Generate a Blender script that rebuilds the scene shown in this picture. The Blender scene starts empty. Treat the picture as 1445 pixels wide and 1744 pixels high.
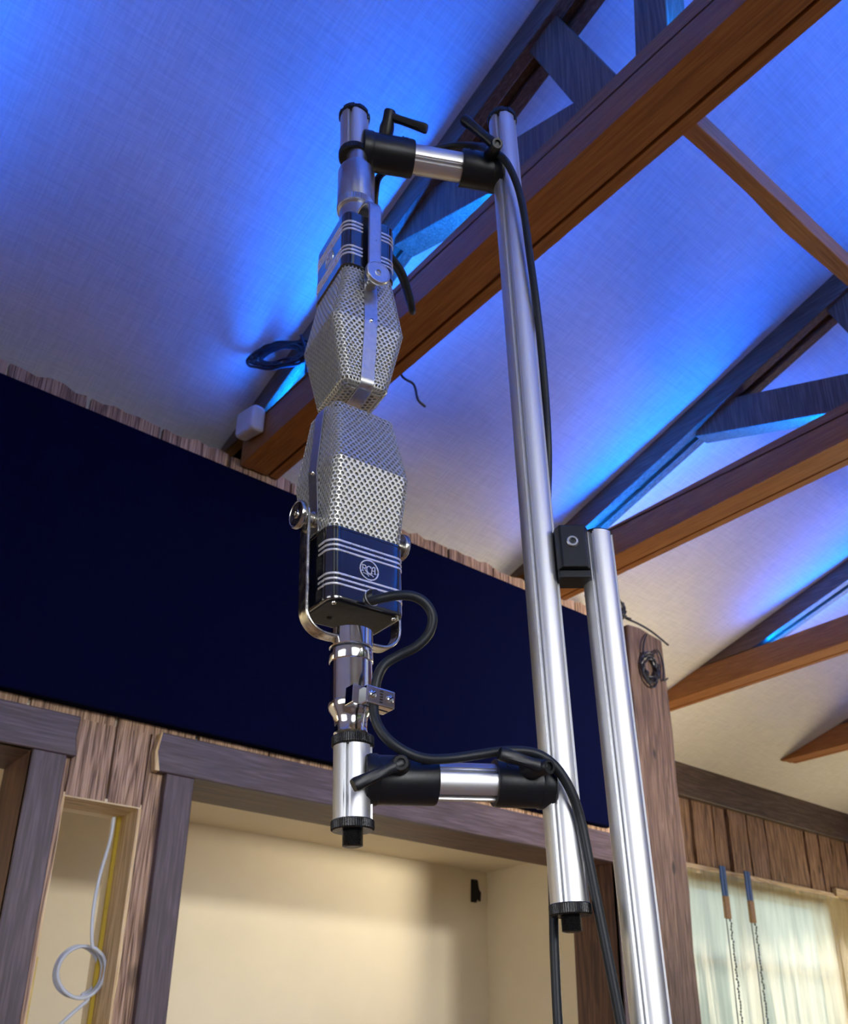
import bpy, bmesh, math, random
from mathutils import Matrix, Vector
PI = math.pi
random.seed(7)
SC = bpy.context.scene
COL = SC.collection

# ------------------------------------------------------------------ camera
R = Matrix(((0.76971058, 0.26603971, 0.58031758),
            (-0.63838568, 0.31640835, 0.7016762),
            (0.00305641, -0.91055402, 0.41337879)))     # image right, image down, forward -> world
def colm(v): return R @ Vector(v)
cd = bpy.data.cameras.new('camera'); cam = bpy.data.objects.new('camera', cd); COL.objects.link(cam)
r, u, b = colm((1, 0, 0)), colm((0, -1, 0)), colm((0, 0, -1))
cam.matrix_world = Matrix(((r.x, u.x, b.x, 0), (r.y, u.y, b.y, 0), (r.z, u.z, b.z, 1.5), (0, 0, 0, 1)))
cd.sensor_fit = 'HORIZONTAL'; cd.sensor_width = 36; cd.lens = 36 * 1623 / 1445
cd.shift_x = -37.5 / 1445; cd.shift_y = 223 / 1445
cd.clip_start = 0.05; cd.clip_end = 200
cd.dof.use_dof = True; cd.dof.focus_distance = 1.2; cd.dof.aperture_fstop = 15
SC.camera = cam

# ------------------------------------------------------------------ world, lights, exposure
SC.view_settings.view_transform = 'Standard'; SC.view_settings.look = 'None'
SC.view_settings.gamma = 1; SC.view_settings.use_curve_mapping = False
SC.view_settings.exposure = -0.12
w = bpy.data.worlds.new('daylight'); SC.world = w; w.use_nodes = True
nt = w.node_tree; bgn = nt.nodes['Background']
tc = nt.nodes.new('ShaderNodeTexCoord'); sp = nt.nodes.new('ShaderNodeSeparateXYZ'); rp = nt.nodes.new('ShaderNodeValToRGB')
nt.links.new(tc.outputs['Generated'], sp.inputs[0]); nt.links.new(sp.outputs['Z'], rp.inputs[0])
rp.color_ramp.elements[0].position = 0.0; rp.color_ramp.elements[0].color = (0.10, 0.13, 0.07, 1)
rp.color_ramp.elements[1].position = 0.25; rp.color_ramp.elements[1].color = (0.80, 0.88, 0.92, 1)
nt.links.new(rp.outputs[0], bgn.inputs[0]); bgn.inputs['Strength'].default_value = 0.75

def area(name, loc, target, sx, sy, power, color, spread=180):
    l = bpy.data.lights.new(name, 'AREA'); l.shape = 'RECTANGLE'; l.size = sx; l.size_y = sy
    l.energy = power; l.color = color; l.spread = math.radians(spread)
    o = bpy.data.objects.new(name, l); COL.objects.link(o); o.location = loc
    o.rotation_euler = (Vector(target) - Vector(loc)).to_track_quat('-Z', 'Y').to_euler()
    return o
area('clerestory_window_daylight', (2.8, -4.35, 3.42), (2.6, 4.0, 1.9), 1.0, 0.45, 20, (1.0, 0.96, 0.86), 42)
area('rear_window_daylight', (-0.2, -4.35, 2.1), (1.2, 3.2, 0.9), 4.0, 2.4, 34, (0.95, 0.96, 1.0), 50)
area('ceiling_band_fill', (5.0, -4.35, 1.4), (4.2, 3.6, 3.2), 2.2, 0.9, 34, (1.0, 0.89, 0.72), 25)  # added warm fill for the wall-top ceiling band, like bounce off a sunlit floor
area('right_window_daylight', (9.7, 2.9, 2.1), (5.0, 3.2, 2.9), 1.8, 1.6, 52, (1.0, 0.86, 0.60), 120)
area('outdoor_daylight', (7.3, 6.2, 2.6), (7.0, 4.5, 2.0), 3.0, 2.4, 50, (0.95, 1.0, 0.90))
area('booth_fill', (-2.85, 3.95, 1.9), (2.0, 4.2, 1.9), 0.9, 1.2, 19, (1.0, 0.94, 0.80))  # added unseen fill that brightens the booth interior
area('left_window_daylight', (-2.9, 0.4, 1.7), (2.0, 1.2, 0.9), 2.4, 1.6, 12, (0.95, 0.96, 1.0), 70)

# ------------------------------------------------------------------ materials
def principled(name, color=(0.8, 0.8, 0.8), rough=0.5, metal=0.0, spec=0.5, coat=0.0):
    m = bpy.data.materials.new(name); m.use_nodes = True
    p = m.node_tree.nodes['Principled BSDF']
    p.inputs['Base Color'].default_value = (*color, 1); p.inputs['Roughness'].default_value = rough
    p.inputs['Metallic'].default_value = metal; p.inputs['Specular IOR Level'].default_value = spec
    p.inputs['Coat Weight'].default_value = coat
    return m, m.node_tree, p
def N(nt, t, **kw):
    n = nt.nodes.new(t)
    for k, v in kw.items(): setattr(n, k, v)
    return n
def ramp(nt, cols):
    n = nt.nodes.new('ShaderNodeValToRGB'); cr = n.color_ramp
    while len(cr.elements) < len(cols): cr.elements.new(0.5)
    for e, (p, c) in zip(cr.elements, cols): e.position = p; e.color = (*c, 1)
    return n
def speckled(name, color, rough=0.5, metal=0.0, var=0.15, scale=60, bump=0.0, spec=0.5, coat=0.0, rvar=0.1, detail=4):
    m, nt, p = principled(name, color, rough, metal, spec, coat)
    t = N(nt, 'ShaderNodeTexCoord'); n = N(nt, 'ShaderNodeTexNoise'); n.inputs['Scale'].default_value = scale; n.inputs['Detail'].default_value = detail
    nt.links.new(t.outputs['Object'], n.inputs['Vector'])
    a = tuple(c * (1 - var) for c in color); b_ = tuple(min(1, c * (1 + var)) for c in color)
    rr = ramp(nt, [(0.3, a), (0.7, b_)]); nt.links.new(n.outputs['Fac'], rr.inputs[0]); nt.links.new(rr.outputs[0], p.inputs['Base Color'])
    mr = N(nt, 'ShaderNodeMapRange'); mr.inputs['To Min'].default_value = max(0.02, rough - rvar); mr.inputs['To Max'].default_value = rough + rvar
    nt.links.new(n.outputs['Fac'], mr.inputs['Value']); nt.links.new(mr.outputs[0], p.inputs['Roughness'])
    if bump:
        bn = N(nt, 'ShaderNodeBump'); bn.inputs['Strength'].default_value = bump; bn.inputs['Distance'].default_value = 0.002
        nt.links.new(n.outputs['Fac'], bn.inputs['Height']); nt.links.new(bn.outputs[0], p.inputs['Normal'])
    return m
def wood(name, dark, mid, light, axis='X', scale=1.0, rough=0.55, bump=0.25, stretch=14, knots=0.0, spec=0.4, lines=0.16):
    """grain running along the given object axis"""
    m, nt, p = principled(name, mid, rough, 0, spec)
    t = N(nt, 'ShaderNodeTexCoord'); mp = N(nt, 'ShaderNodeMapping')
    s = [stretch * scale] * 3; s['XYZ'.index(axis)] = 0.7 * scale; mp.inputs['Scale'].default_value = s
    nt.links.new(t.outputs['Object'], mp.inputs['Vector'])
    n1 = N(nt, 'ShaderNodeTexNoise'); n1.inputs['Scale'].default_value = 1.6; n1.inputs['Detail'].default_value = 3; n1.inputs['Distortion'].default_value = 0.6
    nt.links.new(mp.outputs[0], n1.inputs['Vector'])
    # rings: sine of a noise field gives growth lines
    mu = N(nt, 'ShaderNodeMath', operation='MULTIPLY'); mu.inputs[1].default_value = 42; nt.links.new(n1.outputs['Fac'], mu.inputs[0])
    si = N(nt, 'ShaderNodeMath', operation='SINE'); nt.links.new(mu.outputs[0], si.inputs[0])
    n2 = N(nt, 'ShaderNodeTexNoise'); n2.inputs['Scale'].default_value = 9; n2.inputs['Detail'].default_value = 6
    nt.links.new(mp.outputs[0], n2.inputs['Vector'])
    mx = N(nt, 'ShaderNodeMath', operation='MULTIPLY_ADD'); mx.inputs[1].default_value = lines
    nt.links.new(si.outputs[0], mx.inputs[0]); nt.links.new(n2.outputs['Fac'], mx.inputs[2])
    n3 = N(nt, 'ShaderNodeTexNoise'); n3.inputs['Scale'].default_value = 1.3 * scale; nt.links.new(t.outputs['Object'], n3.inputs['Vector'])
    ad = N(nt, 'ShaderNodeMath', operation='MULTIPLY_ADD'); ad.inputs[1].default_value = 0.35; ad.inputs[2].default_value = -0.17
    nt.links.new(n3.outputs['Fac'], ad.inputs[0]); a2 = N(nt, 'ShaderNodeMath', operation='ADD')
    nt.links.new(mx.outputs[0], a2.inputs[0]); nt.links.new(ad.outputs[0], a2.inputs[1])
    rr = ramp(nt, [(0.28, dark), (0.52, mid), (0.78, light)]); nt.links.new(a2.outputs[0], rr.inputs[0])
    out = rr.outputs[0]
    if knots:
        mk = N(nt, 'ShaderNodeMapping'); sk = [2.6] * 3; sk['XYZ'.index(axis)] = 1.1; mk.inputs['Scale'].default_value = sk
        nt.links.new(t.outputs['Object'], mk.inputs['Vector'])
        v = N(nt, 'ShaderNodeTexVoronoi'); v.inputs['Scale'].default_value = 1.6; nt.links.new(mk.outputs[0], v.inputs['Vector'])
        kr = ramp(nt, [(0.045, (0, 0, 0)), (0.085, (1, 1, 1))]); nt.links.new(v.outputs['Distance'], kr.inputs[0])
        mix = N(nt, 'ShaderNodeMix', data_type='RGBA', blend_type='MULTIPLY'); mix.inputs['Factor'].default_value = knots
        nt.links.new(out, mix.inputs[6]); nt.links.new(kr.outputs[0], mix.inputs[7]); out = mix.outputs[2]
    nt.links.new(out, p.inputs['Base Color'])
    bn = N(nt, 'ShaderNodeBump'); bn.inputs['Strength'].default_value = bump; bn.inputs['Distance'].default_value = 0.004
    nt.links.new(a2.outputs[0], bn.inputs['Height']); nt.links.new(bn.outputs[0], p.inputs['Normal'])
    return m
M = {}
M['alu'] = speckled('anodised aluminium', (0.70, 0.71, 0.72), 0.44, 1.0, 0.01, 300, 0, rvar=0.01)
M['alu_barrel'] = speckled('satin steel', (0.62, 0.63, 0.65), 0.30, 1.0, 0.06, 150, 0, rvar=0.06)
M['chrome'] = speckled('chrome', (0.92, 0.91, 0.90), 0.10, 1.0, 0.05, 40, 0, rvar=0.03)
M['worn_chrome'] = speckled('worn nickel', (0.62, 0.60, 0.54), 0.22, 1.0, 0.35, 90, 0.25, rvar=0.12)
M['grille'] = speckled('silver grille', (0.60, 0.60, 0.58), 0.42, 0.85, 0.08, 120, 0, rvar=0.06)
M['gauze'] = speckled('inner gauze', (0.37, 0.37, 0.34), 0.6, 0.0, 0.2, 900, 0.4)
M['enamel'] = speckled('black enamel', (0.005, 0.006, 0.011), 0.14, 0.0, 0.2, 60, 0, 1.0, 1.0, 0.03)
M['base_black'] = speckled('satin black', (0.004, 0.005, 0.009), 0.42, 0.0, 0.2, 200, 0.1, 0.3)
M['plastic'] = speckled('black plastic', (0.005, 0.006, 0.009), 0.38, 0.0, 0.2, 300, 0.05, 0.4)
M['rubber'] = speckled('rubber cable', (0.009, 0.012, 0.016), 0.46, 0.0, 0.2, 200, 0.05, 0.35)
M['knurl'] = speckled('black knurled metal', (0.012, 0.012, 0.013), 0.30, 0.3, 0.3, 400, 0.3)
M['stripe'] = speckled('stripe chrome', (0.92, 0.92, 0.92), 0.28, 0.75, 0.05, 60, 0, rvar=0.04)
M['thinwire'] = speckled('thin black wire', (0.01, 0.01, 0.015), 0.4)
M['whitebox'] = speckled('white plastic', (0.72, 0.70, 0.66), 0.4, 0, 0.04, 20)
M['greycable'] = speckled('pale grey cable', (0.55, 0.60, 0.68), 0.4, 0, 0.06, 30)
M['yellow'] = speckled('yellow tape', (0.62, 0.44, 0.03), 0.5, 0, 0.1, 30)
M['blue_strap'] = speckled('blue strap', (0.05, 0.14, 0.36), 0.7, 0, 0.15, 80)
M['tan_strap'] = speckled('tan webbing', (0.45, 0.27, 0.13), 0.8, 0, 0.2, 80)
M['chain'] = speckled('grey chain', (0.22, 0.24, 0.23), 0.4, 0.4, 0.2, 80)
M['cream'] = speckled('cream paint', (0.79, 0.71, 0.54), 0.75, 0, 0.02, 6, 0.05, 0.3)
M['hole'] = speckled('black void', (0.008, 0.008, 0.010), 0.9)
M['beam'] = wood('stained beam', (0.26, 0.090, 0.019), (0.36, 0.132, 0.029), (0.46, 0.185, 0.046), 'Y', 1.0, 0.5, 0.12, 16, 0.75, lines=0.07)
M['rafter'] = wood('stained rafter', (0.09, 0.045, 0.02), (0.15, 0.08, 0.04), (0.24, 0.14, 0.08), 'Y', 1.0, 0.42, 0.15, 18, lines=0.08)
M['brace'] = wood('stained brace', (0.30, 0.125, 0.036), (0.42, 0.185, 0.06), (0.54, 0.26, 0.09), 'X', 1.0, 0.5, 0.15, 16, 0.6, lines=0.08)
M['web'] = wood('stained web', (0.10, 0.05, 0.022), (0.16, 0.09, 0.045), (0.26, 0.16, 0.09), 'Z', 1.0, 0.45, 0.2, 18, lines=0.1)
M['plank'] = wood('rustic plank', (0.10, 0.052, 0.030), (0.34, 0.205, 0.128), (0.54, 0.36, 0.235), 'Z', 1.0, 0.6, 0.6, 22, 0.5)
M['plank_far'] = wood('rustic plank warm', (0.075, 0.038, 0.018), (0.26, 0.14, 0.07), (0.46, 0.28, 0.15), 'Z', 1.0, 0.6, 0.6, 18, 0.6)
M['post'] = wood('post wood', (0.045, 0.026, 0.021), (0.085, 0.050, 0.040), (0.15, 0.098, 0.078), 'Z', 1.0, 0.6, 0.5, 16, 0.85)
M['trim_h'] = wood('stained trim', (0.050, 0.033, 0.038), (0.080, 0.055, 0.064), (0.135, 0.098, 0.112), 'X', 1.0, 0.5, 0.12, 12, 0.4, lines=0.06)
M['trim_v'] = wood('stained trim upright', (0.050, 0.033, 0.038), (0.080, 0.055, 0.064), (0.135, 0.098, 0.112), 'Z', 1.0, 0.5, 0.12, 12, 0.6, lines=0.06)
M['reveal'] = wood('dark reveal', (0.045, 0.018, 0.010), (0.085, 0.036, 0.020), (0.14, 0.062, 0.034), 'X', 1.0, 0.5, 0.15, 12)
M['reveal_v'] = wood('dark reveal upright', (0.045, 0.018, 0.010), (0.085, 0.036, 0.020), (0.14, 0.062, 0.034), 'Z', 1.0, 0.5, 0.15, 12)
M['plate'] = wood('dark wall plate', (0.045, 0.026, 0.016), (0.075, 0.046, 0.030), (0.12, 0.075, 0.05), 'X', 1.0, 0.5, 0.15, 12, 0.5)
M['pine_v'] = wood('raw pine', (0.50, 0.33, 0.15), (0.66, 0.47, 0.24), (0.78, 0.60, 0.34), 'Z', 1.0, 0.6, 0.15, 12, 0.3)
M['pine_h'] = wood('raw pine rail', (0.50, 0.35, 0.18), (0.68, 0.52, 0.30), (0.80, 0.66, 0.42), 'X', 1.0, 0.6, 0.15, 12, 0.3)
M['floor'] = wood('floorboards', (0.30, 0.16, 0.06), (0.46, 0.27, 0.12), (0.58, 0.37, 0.18), 'X', 1.0, 0.4, 0.1, 9)
M['wallpaint'] = speckled('plaster', (0.80, 0.77, 0.70), 0.8, 0, 0.03, 5)

def fabric(name, color, k, rough=0.95, bump=0.3, var=0.12, spec=0.1):
    m, nt, p = principled(name, color, rough, 0, spec)
    t = N(nt, 'ShaderNodeTexCoord')
    outs = []
    for sc in ((k, k * 0.05, k * 0.05), (k * 0.05, k, k)):
        mp = N(nt, 'ShaderNodeMapping'); mp.inputs['Scale'].default_value = sc; nt.links.new(t.outputs['Object'], mp.inputs['Vector'])
        n = N(nt, 'ShaderNodeTexNoise'); n.inputs['Scale'].default_value = 1; n.inputs['Detail'].default_value = 2; nt.links.new(mp.outputs[0], n.inputs['Vector']); outs.append(n)
    ad = N(nt, 'ShaderNodeMath', operation='ADD'); nt.links.new(outs[0].outputs['Fac'], ad.inputs[0]); nt.links.new(outs[1].outputs['Fac'], ad.inputs[1])
    rr = ramp(nt, [(0.35, tuple(c * (1 - var) for c in color)), (0.65, tuple(min(1, c * (1 + var)) for c in color))])
    hf = N(nt, 'ShaderNodeMath', operation='MULTIPLY'); hf.inputs[1].default_value = 0.5; nt.links.new(ad.outputs[0], hf.inputs[0])
    nt.links.new(hf.outputs[0], rr.inputs[0]); nt.links.new(rr.outputs[0], p.inputs['Base Color'])
    bn = N(nt, 'ShaderNodeBump'); bn.inputs['Strength'].default_value = bump; bn.inputs['Distance'].default_value = 0.003
    nt.links.new(ad.outputs[0], bn.inputs['Height']); nt.links.new(bn.outputs[0], p.inputs['Normal'])
    return m
M['cloth'] = fabric('ceiling linen', (0.70, 0.65, 0.54), 150, bump=0.22, var=0.10)
M['navy'] = fabric('navy acoustic fabric', (0.0018, 0.0026, 0.018), 120, rough=1.0, bump=0.1, var=0.1, spec=0.03)
def emit(name, color, strength):
    m = bpy.data.materials.new(name); m.use_nodes = True; nt = m.node_tree; nt.nodes.clear()
    e = N(nt, 'ShaderNodeEmission'); e.inputs[0].default_value = (*color, 1); e.inputs[1].default_value = strength
    o = N(nt, 'ShaderNodeOutputMaterial'); nt.links.new(e.outputs[0], o.inputs[0]); return m
M['led'] = emit('blue light strip', (0.0, 0.115, 1.0), 450)
def sheet_mat():
    m = bpy.data.materials.new('clear plastic sheeting'); m.use_nodes = True; nt = m.node_tree; nt.nodes.clear()
    o = N(nt, 'ShaderNodeOutputMaterial'); tr = N(nt, 'ShaderNodeBsdfTranslucent'); tp = N(nt, 'ShaderNodeBsdfTransparent'); gl = N(nt, 'ShaderNodeBsdfGlossy')
    tr.inputs[0].default_value = (0.86, 0.92, 0.84, 1); tp.inputs[0].default_value = (0.92, 0.95, 0.92, 1); gl.inputs['Roughness'].default_value = 0.2
    t = N(nt, 'ShaderNodeTexCoord'); mp = N(nt, 'ShaderNodeMapping'); mp.inputs['Scale'].default_value = (9, 1, 0.7); nt.links.new(t.outputs['Object'], mp.inputs[0])
    n = N(nt, 'ShaderNodeTexNoise'); n.inputs['Scale'].default_value = 1.5; n.inputs['Detail'].default_value = 5; nt.links.new(mp.outputs[0], n.inputs[0])
    mr = N(nt, 'ShaderNodeMapRange'); mr.inputs[1].default_value = 0.3; mr.inputs[2].default_value = 0.7; mr.inputs[3].default_value = 0.25; mr.inputs[4].default_value = 0.6; nt.links.new(n.outputs['Fac'], mr.inputs[0])
    m1 = N(nt, 'ShaderNodeMixShader'); nt.links.new(mr.outputs[0], m1.inputs[0]); nt.links.new(tr.outputs[0], m1.inputs[1]); nt.links.new(tp.outputs[0], m1.inputs[2])
    m2 = N(nt, 'ShaderNodeMixShader'); m2.inputs[0].default_value = 0.08; nt.links.new(m1.outputs[0], m2.inputs[1]); nt.links.new(gl.outputs[0], m2.inputs[2])
    bn = N(nt, 'ShaderNodeBump'); bn.inputs['Strength'].default_value = 0.5; bn.inputs['Distance'].default_value = 0.02; nt.links.new(n.outputs['Fac'], bn.inputs['Height'])
    nt.links.new(bn.outputs[0], gl.inputs['Normal']); nt.links.new(bn.outputs[0], tr.inputs['Normal'])
    nt.links.new(m2.outputs[0], o.inputs[0]); return m
M['sheet'] = sheet_mat()

# ------------------------------------------------------------------ builders
def tag(o, label=None, cat=None, group=None, kind=None):
    if label: o['label'] = label
    if cat: o['category'] = cat
    if group: o['group'] = group
    if kind: o['kind'] = kind
    return o
def thing(name, label, cat, mat=None, group=None):
    o = bpy.data.objects.new(name, None); COL.objects.link(o); o.empty_display_size = 0.05
    if mat is not None: o.matrix_world = mat
    return tag(o, label, cat, group)
def obj(name, bm, m, parent=None, smooth=False, bevel=0, mods=(), seg=2):
    bmesh.ops.recalc_face_normals(bm, faces=bm.faces)
    me = bpy.data.meshes.new(name); bm.to_mesh(me); bm.free()
    if isinstance(m, str): m = M[m]
    me.materials.append(m)
    o = bpy.data.objects.new(name, me); COL.objects.link(o)
    if parent: o.parent = parent
    if smooth:
        for p in me.polygons: p.use_smooth = True
        me.set_sharp_from_angle(angle=math.radians(35))
    if bevel:
        md = o.modifiers.new('bevel', 'BEVEL'); md.width = bevel; md.segments = seg; md.limit_method = 'ANGLE'; md.angle_limit = math.radians(40)
    return o
def struct(name, bm, m, **kw):
    o = obj(name, bm, m, **kw); o['kind'] = 'structure'; return o
def B(): return bmesh.new()
def box(bm, x0, x1, y0, y1, z0, z1, T=None):
    vs = [bm.verts.new(Vector(p)) for p in ((x0, y0, z0), (x1, y0, z0), (x1, y1, z0), (x0, y1, z0), (x0, y0, z1), (x1, y0, z1), (x1, y1, z1), (x0, y1, z1))]
    for f in ((3, 2, 1, 0), (4, 5, 6, 7), (0, 1, 5, 4), (1, 2, 6, 5), (2, 3, 7, 6), (3, 0, 4, 7)): bm.faces.new([vs[i] for i in f])
    if T is not None:
        for v in vs: v.co = T @ v.co
    return vs
def prism(bm, pts, axis, a0, a1, T=None):
    """extrude a polygon of (u,v) pairs along an axis: X -> (y,z), Y -> (x,z), Z -> (x,y)"""
    def P(p, a): return {'X': (a, p[0], p[1]), 'Y': (p[0], a, p[1]), 'Z': (p[0], p[1], a)}[axis]
    A = [bm.verts.new(P(p, a0)) for p in pts]; Bv = [bm.verts.new(P(p, a1)) for p in pts]; n = len(pts)
    bm.faces.new(A[::-1]); bm.faces.new(Bv)
    for i in range(n): bm.faces.new([A[i], A[(i + 1) % n], Bv[(i + 1) % n], Bv[i]])
    if T is not None:
        for v in A + Bv: v.co = T @ v.co
def basis(d):
    d = Vector(d).normalized(); a = Vector((0, 0, 1)) if abs(d.z) < 0.9 else Vector((1, 0, 0))
    x = d.cross(a).normalized(); return x, x.cross(d).normalized() * -1, d
def lathe(bm, prof, o=(0, 0, 0), d=(0, 0, 1), seg=40, mod=None):
    """prof: (radius, height) pairs along direction d; ends are capped"""
    x, y, z = basis(d); o = Vector(o); rings = []
    for k, (rr, h) in enumerate(prof):
        ring = []
        for i in range(seg):
            a = 2 * PI * i / seg; q = rr * (mod(a, k) if mod else 1)
            ring.append(bm.verts.new(o + z * h + (x * math.cos(a) + y * math.sin(a)) * q))
        rings.append(ring)
    for A, C in zip(rings, rings[1:]):
        for i in range(seg): bm.faces.new([A[i], A[(i + 1) % seg], C[(i + 1) % seg], C[i]])
    bm.faces.new(rings[0][::-1]); bm.faces.new(rings[-1])
def spline(pts, n=8):
    P = [Vector(p) for p in pts]; P = [P[0] * 2 - P[1]] + P + [P[-1] * 2 - P[-2]]; out = []
    for i in range(1, len(P) - 2):
        for k in range(n):
            t = k / n; a, b_, c, d = P[i - 1:i + 3]
            out.append(0.5 * ((2 * b_) + (c - a) * t + (2 * a - 5 * b_ + 4 * c - d) * t * t + (3 * b_ - a - 3 * c + d) * t ** 3))
    out.append(P[-2]); return out
def tube(bm, pts, r_, seg=12, sm=8):
    P = spline(pts, sm) if sm else [Vector(p) for p in pts]
    t0 = (P[1] - P[0]).normalized(); x, y, z = basis(t0); rings = []
    for i, p in enumerate(P):
        t = (P[min(i + 1, len(P) - 1)] - P[max(i - 1, 0)]).normalized()
        x = (x - t * x.dot(t)).normalized(); y = t.cross(x); rr = r_(i / (len(P) - 1)) if callable(r_) else r_
        rings.append([bm.verts.new(p + (x * math.cos(2 * PI * k / seg) + y * math.sin(2 * PI * k / seg)) * rr) for k in range(seg)])
    for A, C in zip(rings, rings[1:]):
        for i in range(seg): bm.faces.new([A[i], A[(i + 1) % seg], C[(i + 1) % seg], C[i]])
    bm.faces.new(rings[0][::-1]); bm.faces.new(rings[-1])
def ribbon(bm, path, width_vec, thick, closed=False):
    """flat bar following path; width_vec is the constant width direction (half width); thickness lies in the path plane"""
    W = Vector(width_vec); Wn = W.normalized(); P = [Vector(p) for p in path]; rings = []
    for i, p in enumerate(P):
        t = (P[min(i + 1, len(P) - 1)] - P[max(i - 1, 0)]).normalized(); n = t.cross(Wn).normalized() * thick / 2
        rings.append([bm.verts.new(p + a) for a in (W + n, -W + n, -W - n, W - n)])
    for A, C in zip(rings, rings[1:]):
        for i in range(4): bm.faces.new([A[i], A[(i + 1) % 4], C[(i + 1) % 4], C[i]])
    bm.faces.new(rings[0][::-1]); bm.faces.new(rings[-1])

# ------------------------------------------------------------------ the room shell
WY = 3.20
def ceil_z(y): return 4.71 - 0.30 * (y - 1.34)
bm = B(); prism(bm, [(4.75, ceil_z(4.75)), (0, ceil_z(0)), (0, ceil_z(0) + .06), (4.75, ceil_z(4.75) + .06)], 'X', -3.1, 10.0)
def rear_slope(bm, x0, x1, ya, yb):
    prism(bm, [(ya, ceil_z(0) + .3 * ya), (yb, ceil_z(0) + .3 * yb), (yb, ceil_z(0) + .3 * yb + .06), (ya, ceil_z(0) + .3 * ya + .06)], 'X', x0, x1)
rear_slope(bm, -3.1, 10, 0, -1.3); rear_slope(bm, -3.1, 10, -3.3, -4.8)
for a, b_ in ((-3.1, -2.3), (-1.4, -0.1), (0.7, 4.9), (5.7, 10)): rear_slope(bm, a, b_, -1.3, -3.3)    # gaps between, added out of view so the chrome reflects sky
struct('ceiling', bm, 'cloth')
bm = B(); box(bm, -3.1, 10.0, -4.6, 4.8, -0.1, 0); struct('floor', bm, 'floor')
# rear wall with window openings
bm = B()
rz = ceil_z(0) - 0.3 * 4.5
box(bm, -3.1, 10, -4.6, -4.5, 0, 0.9); box(bm, -3.1, 10, -4.6, -4.5, 2.9, 3.15); box(bm, -3.1, 10, -4.6, -4.5, 3.7, rz + .02)
for a, b_ in ((-3.1, 1.7), (5.1, 10)): box(bm, a, b_, -4.6, -4.5, 0.9, 2.9)
box(bm, 3.3, 3.5, -4.6, -4.5, 0.9, 2.9)
for a, b_ in ((-3.1, -2.6), (-1.5, -0.5), (0.5, 2.2), (3.4, 4.2), (5.6, 10)): box(bm, a, b_, -4.6, -4.5, 3.15, 3.7)  # extra upper openings, added behind the camera to put bright patches in the chrome
struct('wall_rear', bm, 'wallpaint')
def gable(name, x0, x1, y0, y1, z0, z1):
    bm = B(); y = [-4.6, 4.7]
    box(bm, x0, x1, -4.6, 4.7, 0, z0); box(bm, x0, x1, -4.6, y0, z0, z1); box(bm, x0, x1, y1, 4.7, z0, z1)
    prism(bm, [(-4.6, z1), (4.7, z1), (4.7, ceil_z(4.7)), (0, ceil_z(0)), (-4.6, ceil_z(0) - .3 * 4.6)], 'X', x0, x1)
    struct(name, bm, 'wallpaint')
gable('wall_right', 9.85, 10.0, -0.6, 2.2, 0.9, 2.9)
gable('wall_left', -3.1, -3.0, -0.8, 1.6, 0.9, 2.5)

# plank wall (front face at y=3.20) : boards with uneven edges, openings cut out
def board(bm, x0, x1, z0, z1, y0, y1, jag=0.006, topjag=0.012, seed=0):
    rnd = random.Random(seed); n = max(2, int((z1 - z0) / 0.10)); L = []; Rr = []
    for i in range(n + 1):
        z = z0 + (z1 - z0) * i / n; L.append((x0 + rnd.uniform(0, jag), z)); Rr.append((x1 - rnd.uniform(0, jag), z))
    top = []; m = 6
    for i in range(1, m): top.append((x0 + (x1 - x0) * i / m, z1 + rnd.uniform(-topjag, topjag)))
    prism(bm, L + top + Rr[::-1], 'Y', y0, y1)
bm = B()
edges = [0.53 + 0.305 * k for k in range(-12, 12)]
edges = [e for e in edges if e < 3.9] + [3.99]
def seam(e): return e
opens = [(-2.2, 0.87, 2.47), (1.0, 1.26, 2.35), (1.40, 3.77, 2.50)]
for k, (a, b_) in enumerate(zip(edges, edges[1:])):
    a += 0.004; b_ -= 0.004
    lo = 2.62
    board(bm, a, b_, lo, 3.915, WY + random.uniform(0, 0.008), WY + 0.03, 0.007, 0.012, k)
# the pieces between the openings
for k, (a, b_, z0, z1) in enumerate(((1.264, 1.40, 0, 2.62), (0.87, 1.0, 0, 2.62), (1.0, 1.137, 2.35, 2.62), (1.143, 1.264, 2.35, 2.62), (3.77, 3.99, 0, 2.62), (0.5, 0.87, 2.5, 2.62), (1.40, 3.77, 2.50, 2.62), (-3.0, -2.2, 0, 2.62), (-2.2, 0.5, 2.5, 2.62))):
    board(bm, a, b_, z0, z1, WY + 0.002, WY + 0.03, 0.009 if z0 == 0 else 0.003, 0, 100 + k)
struct('wall_front', bm, 'plank')
# the core of the plank wall
bm = B()
for a, b_, z0, z1 in ((-3.0, -2.2, 0, 3.88), (-2.2, 0.89, 2.50, 3.88), (0.89, 0.995, 0, 3.88), (0.995, 1.265, 2.36, 3.88), (1.265, 1.42, 0, 3.88), (1.42, 3.75, 2.50, 3.88), (3.75, 4.33, 0, 3.88)):
    box(bm, a, min(b_, 3.96), WY + 0.03, WY + 0.27, z0, z1)
struct('wall_front_core', bm, 'cream')
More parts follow.
